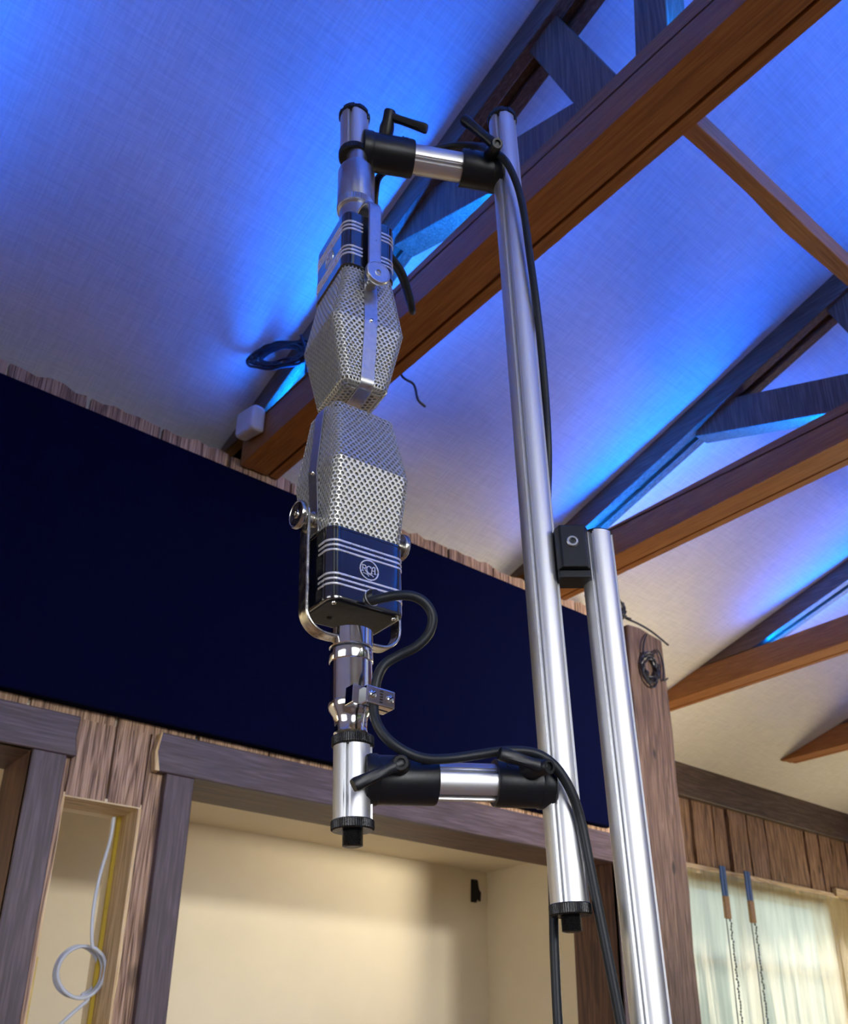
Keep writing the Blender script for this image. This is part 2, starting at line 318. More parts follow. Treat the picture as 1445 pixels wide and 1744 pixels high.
# reveals
bm = B(); box(bm, 1.42, 3.75, WY - .02, WY + 0.28, 2.485, 2.50); struct('trim_3', bm, 'reveal')
bm = B(); box(bm, 3.735, 3.75, WY - .02, WY + 0.28, 0, 2.485); box(bm, 1.42, 1.437, WY - .02, WY + 0.28, 0, 2.485)
struct('trim_14', bm, 'reveal_v')
bm = B(); box(bm, -2.2, 0.89, WY - .02, WY + 0.28, 2.475, 2.50); struct('trim_4', bm, 'reveal')
bm = B(); box(bm, 0.865, 0.885, WY - .02, WY + 0.28, 0, 2.475); struct('trim_15', bm, 'reveal_v')
bm = B(); box(bm, 0.992, 1.268, WY + 0.004, WY + 0.16, 2.345, 2.36); struct('trim_5', bm, 'pine_h')
bm = B(); box(bm, 1.258, 1.27, WY + 0.004, WY + 0.165, 0, 2.345); box(bm, 0.99, 1.002, WY + 0.004, WY + 0.165, 0, 2.345); struct('trim_6', bm, 'pine_v')
# casings
TY = WY - 0.03
bm = B(); prism(bm, [(1.30, 2.48), (3.97, 2.48), (3.97, 2.625), (1.295, 2.625), (1.285, 2.55)], 'Y', TY - .005, WY); struct('trim_1', bm, 'trim_h', bevel=.004)
bm = B(); prism(bm, [(1.284, 2.482), (1.302, 2.482), (1.298, 2.55), (1.299, 2.623), (1.29, 2.623), (1.276, 2.55)], 'Y', TY - .003, WY); struct('trim_7', bm, 'pine_v')
bm = B(); box(bm, 1.33, 1.438, TY, WY, 0, 2.48); struct('trim_2', bm, 'trim_v', bevel=.004)
bm = B(); box(bm, 3.735, 3.86, TY, WY, 0, 2.48); struct('trim_8', bm, 'trim_v', bevel=.004)
bm = B(); prism(bm, [(-2.3, 2.475), (1.005, 2.475), (0.995, 2.54), (1.0, 2.615), (-2.3, 2.62)], 'Y', TY - .005, WY); struct('trim_9', bm, 'trim_h', bevel=.004)
bm = B(); box(bm, 0.865, 0.975, TY, WY, 0, 2.475); struct('trim_10', bm, 'trim_v', bevel=.004)
# booth room behind
BY = 4.60
bm = B(); box(bm, -3.0, 4.2, BY, BY + 0.06, 0, 2.75); struct('wall_booth_back', bm, 'cream')
bm = B(); box(bm, 4.15, 4.21, WY + .27, BY, 0, 2.75); struct('wall_booth_right', bm, 'cream')
bm = B(); box(bm, -3.0, 4.21, WY + .27, BY + .06, 2.69, 2.76); struct('ceiling_booth', bm, 'cream')
# the far wall of the main room, past the post
FY = 4.50
bm = B()
xs = [4.33, 4.6, 4.85, 5.12, 5.4, 5.7, 5.97, 6.25, 6.53, 6.72, 6.99, 7.26, 7.56, 7.9, 8.12, 8.34, 8.6, 8.9, 9.15, 9.5, 9.85]
for k, (a, b_) in enumerate(zip(xs, xs[1:])):
    board(bm, a + .006, b_ - .006, 2.97 if a < 8.1 else 2.99, 3.55, FY + random.uniform(-.02, .012), FY + .04, .014, 0, 200 + k)
struct('wall_far', bm, 'plank_far')
bm = B(); box(bm, 4.2, 9.85, FY + .04, FY + .14, 2.99, 3.82); box(bm, 4.2, 5.6, FY, FY + .14, 0, 2.99); box(bm, 8.75, 9.85, FY, FY + .14, 0, 2.99); box(bm, 5.6, 8.75, FY, FY + .14, 0, 0.9)
struct('wall_far_core', bm, 'cream')
bm = B(); box(bm, 4.2, 9.85, FY - .06, FY + .05, 3.51, 3.86); struct('trim_11', bm, 'plate', bevel=.006)
bm = B(); box(bm, 5.55, 8.28, FY - .03, FY + .02, 2.925, 2.995); struct('trim_12', bm, 'pine_h', bevel=.004)
bm = B(); box(bm, 8.22, 9.2, FY - .05, FY + .02, 2.97, 3.04); struct('trim_13', bm, 'pine_h', bevel=.004)
# window with frame under the plastic sheet
win = bpy.data.objects.new('window_1', None); COL.objects.link(win); win['kind'] = 'structure'
bm = B(); box(bm, 5.6, 5.7, FY + .02, FY + .12, .9, 2.95); box(bm, 8.05, 8.75, FY + .0, FY + .12, .9, 2.95); box(bm, 5.6, 8.75, FY + .03, FY + .12, 2.85, 2.97)
obj('window_frame', bm, 'pine_v', win)
bm = B(); box(bm, 6.86, 6.90, FY + .05, FY + .1, .9, 2.87); box(bm, 5.7, 8.05, FY + .05, FY + .09, 2.28, 2.32); obj('glazing_bar', bm, 'whitebox', win)
# wrinkled plastic sheet
bm = B(); nx, nz = 90, 26; g = []
for i in range(nx + 1):
    col = []
    for j in range(nz + 1):
        x = 5.6 + 3.0 * i / nx; z = 2.955 - 2.05 * j / nz; f = j / nz
        y = FY - .035 - 0.012 * (0.3 + f) * (math.sin(x * 9 + 1.1 * math.sin(z * 1.7)) + .5 * math.sin(x * 23 + z * 2))
        col.append(bm.verts.new((x, y, z)))
    g.append(col)
for i in range(nx):
    for j in range(nz): bm.faces.new([g[i][j], g[i + 1][j], g[i + 1][j + 1], g[i][j + 1]])
tag(obj('plastic_sheet', bm, 'sheet', smooth=True), 'translucent plastic sheeting hung over the window at the lower right', 'plastic sheet')

# post at the end of the plank wall
bm = B(); rnd = random.Random(3); L = []; Rr = []
for i in range(14):
    z = 3.90 * i / 13; L.append((3.985 + rnd.uniform(-.006, .008), z)); Rr.append((4.315 + rnd.uniform(-.006, .016), z))
L[-1] = (3.99, 3.89); Rr[-1] = (4.30, 3.875)
prism(bm, L + [(4.1, 3.90), (4.2, 3.885)] + Rr[::-1], 'Y', WY - .03, WY + .20)
tag(obj('wooden_post', bm, 'post', bevel=.012), 'tall knotty brown wooden post at the right end of the plank wall', 'post')

# navy acoustic panel
bm = B(); box(bm, -1.2, 3.715, 3.15, WY, 2.652, 3.822)
tag(obj('acoustic_panel', bm, 'navy', bevel=.008), 'long dark navy fabric acoustic panel mounted high on the plank wall', 'acoustic panel')

# ------------------------------------------------------------------ roof trusses
def chord(bm, x, y0, y1, z0=3.88, z1=4.05):
    """three plies with a recessed gap, heel cut to the roof slope"""
    for a, b_, dz in ((0, .046, 0), (.048, .128, .003), (.128, .142, .03), (.142, .182, .006)):
        zc = z0 + dz
        yc = (4.71 + .3 * 1.34 - (z1)) / .3      # where the roof reaches the chord top
        ye = min(y1, (4.71 + .3 * 1.34 - zc - .01) / .3)
        prism(bm, [(y0, zc), (ye, zc), (ye, min(z1, ceil_z(ye))), (yc, z1 - .001), (y0, z1)], 'X', x + a, x + b_)
def slanted(bm, x0, x1, p, q, wd):
    p = Vector(p); q = Vector(q); d = (q - p).normalized(); n = Vector((-d.y, d.x)) * wd / 2
    prism(bm, [tuple(p + n), tuple(q + n), tuple(q - n), tuple(p - n)], 'X', x0, x1)
def truss(x, label, y_end):
    t = thing('roof_truss', label, 'roof truss', Matrix.Translation((x, 0, 3.88)), 'roof trusses over the room')
    def fin(name, bm, m, **kw):
        for v in bm.verts: v.co -= Vector((x, 0, 3.88))
        return obj(name, bm, m, t, **kw)
    bm = B(); chord(bm, x, -3.4, y_end); fin('chord', bm, 'beam', bevel=.004)
    bm = B()
    yh = 3.62
    for a, b_, dp in ((0, .045, .125), (.045, .085, .095), (.085, .13, .12)):
        prism(bm, [(0, ceil_z(0) - .001), (0, ceil_z(0) - dp), (yh, ceil_z(yh) - min(dp, .02)), (yh, ceil_z(yh))] if False else
                  [(0, ceil_z(0) + .01), (0, ceil_z(0) - dp), ((4.71 + .402 - dp - 4.052) / .3, 4.052), (y_end - .4, 4.052) if False else ((4.71 + .402 - 4.052) / .3, 4.052)], 'X', x + a, x + b_)
    fin('rafter', bm, 'rafter', bevel=.003)
    bm = B(); slanted(bm, x + .02, x + .11, (1.14, 4.06), (1.40, 4.72), .13); fin('web', bm, 'web', bevel=.004)
    bm = B(); slanted(bm, x + .02, x + .11, (0.955, 4.05), (0.90, 4.86), .11); fin('web', bm, 'web', bevel=.004)
    bm = B(); slanted(bm, x + .03, x + .12, (1.05, 3.99), (2.12, 4.40), .17)
    bmesh.ops.bisect_plane(bm, geom=bm.verts[:] + bm.edges[:] + bm.faces[:], plane_co=(0, 0, 4.051), plane_no=(0, 0, -1), clear_outer=True)
    fin('web', bm, 'web', bevel=.004)
    # far half of the truss, behind the camera
    bm = B(); prism(bm, [(0, ceil_z(0)), (0, ceil_z(0) - .12), (-3.2, 4.055), (-3.5, 4.055)], 'X', x, x + .13); fin('rafter', bm, 'rafter')
    return t
truss(-0.33, 'stained wooden roof truss beyond the left edge of the view', 3.2)
truss(1.49, 'large brown roof truss with knots crossing behind the microphones and stand', 3.19)
truss(3.31, 'middle brown roof truss ending behind the short tube clamp', 3.19)
truss(5.17, 'third brown roof truss meeting the top of the knotty post', 4.42)
truss(6.97, 'farthest brown roof truss resting on the dark wall plate', 4.42)
bm = B(); rnd = random.Random(9); n = 24
pt = [(1.672 + (6.9 - 1.672) * i / n, 0) for i in range(n + 1)]
bot = [bm.verts.new((x, 1.012, 4.052)) for x, _ in pt]; bo2 = [bm.verts.new((x, 1.068 + rnd.uniform(-.006, .006), 4.052 + rnd.uniform(0, .006))) for x, _ in pt]
to1 = [bm.verts.new((x, 1.012, 4.135)) for x, _ in pt]; to2 = [bm.verts.new((x, 1.068, 4.135)) for x, _ in pt]
for i in range(n):
    for A, C in ((bot, bo2), (bo2, to2), (to2, to1), (to1, bot)): bm.faces.new([A[i], A[i + 1], C[i + 1], C[i]])
for k in (0, n): bm.faces.new([bot[k], bo2[k], to2[k], to1[k]])
tag(obj('cross_brace', bm, 'brace', bevel=.004), 'orange brown timber brace running across between the roof trusses at upper right', 'brace')

# blue light strips lying on the chords
for x, lab in ((-0.33, 'blue light strip on top of the far left truss beam'), (1.49, 'glowing blue light strip on top of the beam behind the microphones'), (3.31, 'glowing blue light strip on top of the middle roof beam'), (5.17, 'glowing blue light strip on top of the third roof beam'), (6.97, 'blue light strip on top of the farthest roof beam')):
    y1 = 3.02 if x < 5 else 3.02
    t = thing('light_strip', lab, 'light strip', Matrix.Translation((x + .05, 0, 4.05)), 'blue light strips on the roof beams')
    bm = B(); box(bm, 0.002, .022, -3.38, y1, 0.001, .006); obj('strip_base', bm, 'whitebox', t)
    bm = B(); box(bm, .006, .018, -3.37, y1 - .01, .0062, .0085); obj('diffuser', bm, 'led', t)

# white driver box on the beam, cable bundles
bm = B(); box(bm, 1.425, 1.488, 2.985, 3.15, 3.955, 4.085)
for v in bm.verts: v.co.z += (3.09 - v.co.y) * -.25
tag(obj('junction_box', bm, 'whitebox', bevel=.02, seg=3), 'small white plastic box fixed to the side of the roof beam', 'box')
def loops(name, label, c, ax, ay, n, ra, rb, r_, seed, m='thinwire', extra=(), cat='cable', tails=()):
    rnd = random.Random(seed); bm = B(); c = Vector(c); ax = Vector(ax).normalized(); ay = Vector(ay).normalized(); az = ax.cross(ay)
    pts = []
    for k in range(n * 14):
        a = 2 * PI * k / 14; j = k // 14
        q = c + ax * (ra * math.cos(a) * (1 + .22 * math.sin(j * 2.1 + seed))) + ay * (rb * math.sin(a) * (1 + .3 * math.cos(j * 1.7 + seed))) + az * (rnd.uniform(-.6, .6) * r_ * 3) + ax * (.12 * ra * math.sin(j * 3.3)) + ay * (.15 * rb * math.sin(j * 1.3))
        pts.append(q)
    tube(bm, pts, r_, 8, 3)
    for tl in tails: tube(bm, tl, r_, 8, 6)
    return tag(obj(name, bm, m, smooth=True), label, cat)
RX, RD, RF = colm((1, 0, 0)), colm((0, 1, 0)), colm((0, 0, 1))
loops('cable_coil', 'tangled black wire bundle hanging below the beam left of the upper microphone', (1.42, 2.78, 4.165), (0.42, -.85, -.2), (.1, .1, 1), 8, .135, .058, .006, 2, tails=[[(1.44, 2.66, 4.2), (1.47, 2.66, 4.12), (1.50, 2.7, 4.056)]])
bm = B(); tube(bm, [(1.67, 2.35, 4.03), (1.756, 2.4, 3.997), (1.815, 2.4, 3.985), (1.837, 2.4, 3.924), (1.875, 2.4, 3.907)], .005, 8)
tag(obj('wire_end', bm, 'thinwire', smooth=True), 'short thin wire end dangling right of where the microphones meet', 'wire')
loops('cable_coil', 'small black wire coil above the plank wall beside the post top', (3.86, 3.13, 3.935), (1, 0, 0), (0, 0, 1), 5, .055, .05, .0055, 5, tails=[[(3.6, 3.14, 3.93), (3.72, 3.13, 3.955), (3.84, 3.12, 3.96)], [(3.86, 3.13, 3.93), (3.9, 3.13, 3.90), (3.97, 3.13, 3.90)]])
loops('cable_coil', 'dark wire coil hanging on the face of the knotty post', (4.135, 3.15, 3.64), (1, 0, 0), (0, 0, 1), 6, .062, .085, .0055, 8, tails=[[(4.14, 3.155, 3.86), (4.10, 3.15, 3.80), (4.08, 3.15, 3.70), (4.09, 3.15, 3.60)], [(4.14, 3.15, 3.70), (4.22, 3.15, 3.78), (4.26, 3.15, 3.70), (4.25, 3.15, 3.6), (4.29, 3.15, 3.62)]])
bm = B(); tube(bm, [(3.95, 3.15, 3.905), (4.08, 3.155, 3.907), (4.2, 3.155, 3.89), (4.33, 3.15, 3.845)], .006, 8)
tag(obj('wire_run', bm, 'thinwire', smooth=True), 'black wire lying over the top of the knotty post', 'wire')

# pale cable coil in the narrow opening
bm = B(); pts = [(1.322, 3.6, 2.40), (1.320, 3.6, 2.31), (1.300, 3.6, 2.16), (1.298, 3.6, 2.03), (1.312, 3.6, 1.93)]
for k in range(34):
    a = PI * .35 - 2 * PI * k / 14; pts.append((1.293 + .083 * math.cos(a), 3.6 + .002 * k, 1.836 + .088 * math.sin(a) + .004 * math.sin(k)))
pts += [(1.335, 3.62, 1.745), (1.28, 3.62, 1.69), (1.22, 3.62, 1.62), (1.15, 3.62, 1.5)]
pts = [(x * 3.3 / 3.6, y - .3, 1.5 + (z - 1.5) * 3.3 / 3.6) for x, y, z in pts]
tube(bm, pts, .006, 8, 5)
tag(obj('coiled_cable', bm, 'greycable', smooth=True), 'pale grey cable hanging coiled in the narrow opening between the window frames', 'cable')
bm = B(); box(bm, 1.246, 1.258, 3.352, 3.366, 0, 2.345, None); tag(obj('yellow_edge_strip', bm, 'yellow'), 'yellow strip along the right edge inside the narrow opening', 'strip')
bm = B(); box(bm, 1.002, 1.056, 3.366, 3.374, 0, 1.85, None); tag(obj('yellow_edge_strip', bm, 'yellow'), 'yellow strip along the left edge inside the narrow opening', 'strip')
# socket hole in booth corner
bm = B(); prism(bm, [(4.015, 2.63), (4.062, 2.63), (4.075, 2.57), (4.09, 2.555), (4.085, 2.50), (4.062, 2.515), (4.05, 2.49), (4.012, 2.49)], 'Y', BY - .012, BY + .01)
tag(obj('socket_opening', bm, 'hole'), 'small black cut-out near the upper corner of the cream booth wall', 'socket')
# straps and chains in front of the plastic
for k, (x, lab, lb2) in enumerate(((6.46, 'left blue strap hanging in front of the plastic sheeting', 'left'), (6.79, 'right blue strap hanging in front of the plastic sheeting', 'right'))):
    t = thing('hanging_strap', lab, 'strap', Matrix.Translation((x, FY - .09, 2.98)), 'straps over the plastic sheeting')
    bm = B(); box(bm, -.035, -.005, -.006, .006, -.21, .02); box(bm, .005, .035, -.006, .006, -.21, .02); obj('blue_webbing', bm, 'blue_strap', t)
    bm = B(); box(bm, -.032, .036, -.012, .012, -.38, -.21); obj('tan_block', bm, 'tan_strap', t, bevel=.005)
    bm = B()
    for s in (-.022, .03):
        if s < 0:
            tube(bm, [(s, 0, -.37), (s + .004, 0, -.8), (s - .003, 0, -1.4), (s, 0, -2.0)], .0045, 8, 6); continue
        for j in range(70):
            lathe(bm, [(.004, 0), (.0075, .006), (.0075, .015), (.004, .021)], (s + .004 * math.sin(j), .0, -.40 - .0225 * j), (math.sin(j * 1.9) * .35, math.cos(j * 2.3) * .3, 1), 8)
    obj('chain', bm, 'chain', t)

# ------------------------------------------------------------------ microphone stand
ST = Matrix(((0.89385, 0.44666, -0.03901, 0.62794), (-0.44641, 0.8947, 0.01525, 0.93542), (0.04171, 0.00379, 0.99912, 1.81753), (0, 0, 0, 1)))
ORI = Vector((0.62794, 0.93542, 1.81753 - 1.5))
CL = Vector([ST.col[i].to_3d().dot(-ORI) for i in range(3)])       # the viewpoint seen in stand coordinates
TR = 0.0239
XR, X2, Y2 = 0.2651, 0.3471, -0.0137
ZL, ZU = 0.0095, 1.0896
stand = thing('microphone_stand', 'aluminium microphone stand with two round columns and black clamped side arms', 'microphone stand', ST)
def ang(d): return math.radians(d)
def profile(r_, slot0, wide=11.5):
    pts = []
    for q in range(4):
        a0 = slot0 + q * 90
        for da, rr in ((-wide, 1), (-wide + .8, .91), (-5.2, .90), (-4.8, .68), (4.8, .68), (5.2, .90), (wide - .8, .91), (wide, 1)):
            pts.append((ang(a0 + da), r_ * rr))
        n = 16
        for k in range(1, n): pts.append((ang(a0 + wide + (90 - 2 * wide) * k / n), r_))
    return [(rr * math.cos(a), rr * math.sin(a)) for a, rr in pts]
def column(name, x, y, z0, z1, slot, **kw):
    bm = B(); prism(bm, [(x + a, y + b_) for a, b_ in profile(TR, slot)], 'Z', z0, z1)
    return obj(name, bm, 'alu', stand, smooth=True)
def knurled(name, x, y, z0, z1, r_, parent=stand, m='knurl', notch=0):
    bm = B(); lathe(bm, [(r_ * .93, z0), (r_, z0 + .0015), (r_, z1 - .0015), (r_ * .93, z1)], (x, y, 0), (0, 0, 1), 120, (lambda a, k: (1 if round(a * 120 / (2 * PI)) % 2 else .975) * (1 - notch * (math.cos(6 * a) > .8))))
    return obj(name, bm, m, parent)
def stud(x, y, z0, z1, r_, parent):
    bm = B(); prof = [(r_ * .7, z0), (r_ * .94, z0 + .001)]; n = int((z1 - z0) / .0016)
    for k in range(n):
        z = z0 + .001 + (z1 - z0 - .001) * k / n; prof += [(r_, z + .0004), (r_ * .92, z + .0012)]
    prof.append((r_, z1)); lathe(bm, prof, (x, y, 0), (0, 0, 1), 32); return obj('threaded_stud', bm, 'knurl', parent, smooth=False)
column('column', XR, 0, -0.140, 1.222, -128)
column('column', X2, Y2, -1.86, 0.372, -130)
column('arm_tube', 0, 0, -0.0425, 0.050, -115)
column('arm_tube', 0, 0, 1.078, 1.162, -115)
for z in (ZL, ZU):
    bm = B(); T = Matrix.Translation((0, 0, z)) @ Matrix.Rotation(PI / 2, 4, 'Y')
    prism(bm, profile(TR, 158 if z == ZL else 222), 'Z', 0.095, 0.185, T); obj('cross_tube', bm, 'alu', stand, smooth=True)
# end caps
for (x, y, z0, z1, s) in ((0, 0, -.054, -.0415, 1), (XR, 0, -.153, -.139, 1)):
    c = knurled('end_cap', x, y, z0, z1, .0262); stud(x, y, z0 - .019, z0, .0125, c)
for (x, y, z0, z1) in ((0, 0, 1.160, 1.170), (XR, 0, 1.220, 1.232), (X2, Y2, .371, .3745)):
    knurled('end_cap', x, y, z0, z1, .0265 if x < .3 else .0242, notch=.06 if x < .3 else 0)
knurled('end_cap', 0, 0, 1.066, 1.079, .0262)
knurled('end_cap', 0, 0, .0495, .063, .0264)
# clamps
def loc(px, py, y):
    d = RX * (px - 760) + RD * (py - 1095) + RF * 1623
    dl = Vector([ST.col[i].to_3d().dot(d) for i in range(3)]); t = (y - CL.y) / dl.y; return CL + dl * t
def clamp(zc, xc, s, x_end):
    """xc column axis, s = +1 body grows to +x"""
    x0 = xc + s * TR * .55
    bm = B(); rr = .0305
    lathe(bm, [(rr * .99, 0), (rr, .002), (rr, abs(x_end - x0) - .003), (rr * .96, abs(x_end - x0))], (x0, 0, zc), (s, 0, 0), 48, lambda a, k: 1.0)
    o = obj('clamp', bm, 'plastic', stand, smooth=True)
    bm = B(); lathe(bm, [(.031, 0), (.0322, .001), (.0322, .015), (.0310, .017)], (x0, 0, zc), (s, 0, 0), 48)
    sd = obj('saddle', bm, 'plastic', o, smooth=True)
    # moulded marks on the barrel
    bm = B(); xm = x_end - s * .016
    for k in range(6):
        a = ang(-62 + k * 7); T = Matrix.Translation((xm, 0, zc)) @ Matrix.Rotation(a, 4, 'X')
        box(bm, -.0035, .0035, -rr - .0006, -rr + .001, -.0010, .0009, T)
    box(bm, -.006, -.0045, -rr - .0006, -rr + .001, -.012, .012, Matrix.Translation((xm, 0, zc)) @ Matrix.Rotation(ang(-45), 4, 'X'))
    obj('moulded_mark', bm, 'plastic', o)
    return o
def lever(parent, hub_from, hub, tip, r0=.0098, r1=.0062):
    hub_from, hub, tip = Vector(hub_from), Vector(hub), Vector(tip)
    bm = B(); d = (hub - hub_from); h = d.length
    lathe(bm, [(r0 * 1.15, 0), (r0 * 1.25, h * .5), (r0, h * .8), (r0, h + .0075), (r0 * .88, h + .0095), (r0 * .55, h + .0095), (r0 * .5, h + .006)], hub_from, d, 28)
    # tapered handle
    t = (tip - hub); ln = t.length; t.normalize(); n = d.normalized(); sdv = t.cross(n).normalized(); n = sdv.cross(t).normalized()
    rings = []
    for k, (f, wd, th) in enumerate(((0, .0088, .007), (.3, .0070, .0062), (.6, .0072, .0066), (.94, .0086, .0074), (1, .0074, .0062))):
        c = hub + t * ln * f; ring = []
        for q in range(12):
            a = 2 * PI * q / 12; ca, sa = math.cos(a), math.sin(a)
            ring.append(bm.verts.new(c + sdv * wd * math.copysign(abs(ca) ** .6, ca) + n * th * math.copysign(abs(sa) ** .6, sa)))
        rings.append(ring)
    for A, C in zip(rings, rings[1:]):
        for i in range(12): bm.faces.new([A[i], A[(i + 1) % 12], C[(i + 1) % 12], C[i]])
    bm.faces.new(rings[0]); bm.faces.new(rings[-1])
    return obj('lever', bm, 'plastic', parent, smooth=True)
c1 = clamp(ZL, 0, 1, .103); lever(c1, (.055, -.020, ZL + .012), loc(683, 1300, -.058), loc(602, 1338, -.066))
c2 = clamp(ZL, XR, -1, .178); lever(c2, (.212, -.020, ZL + .010), loc(928, 1307, -.056), loc(851, 1283, -.062))
c3 = clamp(ZU, 0, 1, .099); lever(c3, (.050, -.008, ZU + .025), loc(663, 198, -.03), loc(728, 220, -.036))
c4 = clamp(ZU, XR, -1, .182); lever(c4, (.228, -.020, ZU + .012), loc(845, 248, -.058), loc(789, 202, -.055))
# block joining both columns
bm = B(); th = math.atan2(Y2, X2 - XR); T = Matrix.Translation((XR, 0, 0)) @ Matrix.Rotation(th, 4, 'Z'); dd = math.hypot(X2 - XR, Y2)
prism(bm, [(TR * .8, -.024), (TR + .0, -.0345), (dd - TR + .0, -.0345), (dd - TR * .75, -.026), (dd - TR * .75, .02), (TR * .8, .02)], 'Z', .306, .3725, T)
blk = obj('connector_block', bm, 'plastic', stand, bevel=.002)
bm = B(); lathe(bm, [(.0085, 0), (.0085, .002), (.0075, .003), (.005, .003), (.0048, -.001)], T @ Vector((dd / 2 - .001, -.0345, .345)), T.to_3x3() @ Vector((0, -1, 0)), 24)
obj('bolt', bm, 'alu_barrel', blk, smooth=True)
bm = B(); prism(bm, [(TR * .8, -.026), (dd - TR * .8, -.026), (dd - TR * .8, .01), (TR * .8, .01)], 'Z', .294, .306, T); obj('lower_lip', bm, 'plastic', blk, bevel=.002)
# foot (below the frame)
bm = B(); lathe(bm, [(.24, -1.876), (.24, -1.862), (.22, -1.855), (.05, -1.85), (.035, -1.80)], (X2, Y2, 0), (-.04171 * 0, 0, 1), 64); obj('base_plate', bm, 'base_black', stand, smooth=True)

# ------------------------------------------------------------------ ribbon microphones
HB, GC, GT = 0.1029, 0.2010, 0.3082
WB, DB, WC, DC, WT, DT = 0.1169, 0.0847, 0.1210, 0.1150, 0.1019, 0.0749
def rrect(s, W_, D_, rc):
    """point on a rounded rectangle; s in [0,1) starts at the middle of the front side, sides keep fixed shares"""
    fw, fd = .27, .23                       # share of a wide side and of a deep side, corners included
    rc = min(rc, W_ * .45, D_ * .45); s = s % 1.0
    # four quadrants mirrored
    quad = int(s / .25); f = (s - quad * .25) / .25
    if quad in (1, 3): f = 1 - f
    a = (W_ / 2 - rc); c = rc * PI / 2; d = (D_ / 2 - rc)
    A, Cc = .40, .14; 
    if f < A: x, y = a * f / A, -D_ / 2
    elif f < A + Cc * 1.6:
        t = (f - A) / (Cc * 1.6) * PI / 2; x, y = a + rc * math.sin(t), -D_ / 2 + rc - rc * math.cos(t)
    else: t = (f - A - Cc * 1.6) / (1 - A - Cc * 1.6); x, y = W_ / 2, -d + d * t
    if quad in (1, 2): y = -y
    if quad in (2, 3): x = -x
    return x, y
CAPR = .011
def dims(t):
    """t in metres along the grille outline"""
    l1 = math.hypot(GC - HB, (DC - DB) / 2); l2 = math.hypot(GT - CAPR - GC, (DC - DT) / 2); l3 = CAPR * PI / 2
    W0, D0 = WB - .005, DB - .005
    if t <= l1: f = t / l1; return W0 + (WC - W0) * f, D0 + (DC - D0) * f, HB + (GC - HB) * f
    if t <= l1 + l2: f = (t - l1) / l2; return WC + (WT - WC) * f, DC + (DT - DC) * f, GC + (GT - CAPR - GC) * f
    f = min(1, (t - l1 - l2) / l3) * PI / 2; k = CAPR * (1 - math.cos(f)); return WT - 2 * k, DT - 2 * k, GT - CAPR + CAPR * math.sin(f)
L1 = math.hypot(GC - HB, (DC - DB) / 2); L2 = math.hypot(GT - CAPR - GC, (DC - DT) / 2); L3 = CAPR * PI / 2
RC = .012
def surf(s, t, off=0.0):
    W_, D_, z = dims(t)
    x, y = rrect(s, W_ - 2 * off, D_ - 2 * off, RC)
    return Vector((x, y, z - (off if t >= L1 + L2 else 0)))
def grille_bm():
    bm = B(); NC = 54
    rows = [(0, L1, 18), (L1, L2, 19), (L1 + L2, L3, 3)]
    ri = 0
    corner = [(-1, -1), (-1/3, -1), (1/3, -1), (1, -1), (1, -1/3), (1, 1/3), (1, 1), (1/3, 1), (-1/3, 1), (-1, 1), (-1, 1/3), (-1, -1/3)]
    for t0, ln, n in rows:
        for j in range(n):
            ta, tb = t0 + ln * j / n, t0 + ln * (j + 1) / n; tm = (ta + tb) / 2
            for i in range(NC):
                sm = (i + (.5 if ri % 2 else 0)) / NC; hs = .5 / NC
                c = surf(sm, tm); es = (surf(sm + hs, tm) - surf(sm - hs, tm)).length
                hr = min(.0030, es * .43, (tb - ta) * .475)
                outer = []; inner = []
                for (u_, v_) in corner:
                    outer.append(bm.verts.new(surf(sm + u_ * hs, tm + v_ * (tb - ta) / 2)))
                    a = math.atan2(v_, u_)
                    inner.append(bm.verts.new(surf(sm + math.cos(a) * hr / es * 2 * hs, tm + math.sin(a) * hr)))
                for k in range(12):
                    bm.faces.new([outer[k], outer[(k + 1) % 12], inner[(k + 1) % 12], inner[k]])
            ri += 1
    # top plate with holes
    W_, D_ = WT - 2 * CAPR, DT - 2 * CAPR; p = .0074; q = .0064
    nx, ny = int(W_ / p), int(D_ / q); z = GT
    for j in range(ny):
        for i in range(nx - (j % 2)):
            cx = (i - (nx - 1) / 2 + (.5 if j % 2 else 0)) * p; cy = (j - (ny - 1) / 2) * q; outer = []; inner = []
            for (u_, v_) in corner:
                a = math.atan2(v_, u_); outer.append(bm.verts.new((cx + u_ * p / 2, cy + v_ * q / 2, z))); inner.append(bm.verts.new((cx + math.cos(a) * .0027, cy + math.sin(a) * .0027, z)))
            for k in range(12): bm.faces.new([outer[k], outer[(k + 1) % 12], inner[(k + 1) % 12], inner[k]])
        for s in (-1, 1):
            xe = (nx - (j % 2)) * p / 2; x0, x1 = sorted((s * xe, s * (W_ / 2)))
            y0, y1 = (j - ny / 2) * q, (j + 1 - ny / 2) * q
            bm.faces.new([bm.verts.new(v) for v in ((x0, y0, z), (x1, y0, z), (x1, y1, z), (x0, y1, z))])
    for s in (-1, 1):
        y0, y1 = sorted((s * ny * q / 2, s * D_ / 2)); bm.faces.new([bm.verts.new(v) for v in ((-W_ / 2, y0, z), (W_ / 2, y0, z), (W_ / 2, y1, z), (-W_ / 2, y1, z))])
    return bm
def loft(bm, levels, n=96, cap=True):
    rings = [[bm.verts.new((*rrect((i + .5) / n, W_, D_, rc), z)) for i in range(n)] for W_, D_, z, rc in levels]
    for A, C in zip(rings, rings[1:]):
        for i in range(n): bm.faces.new([A[i], A[(i + 1) % n], C[(i + 1) % n], C[i]])
    if cap: bm.faces.new(rings[0][::-1]); bm.faces.new(rings[-1])
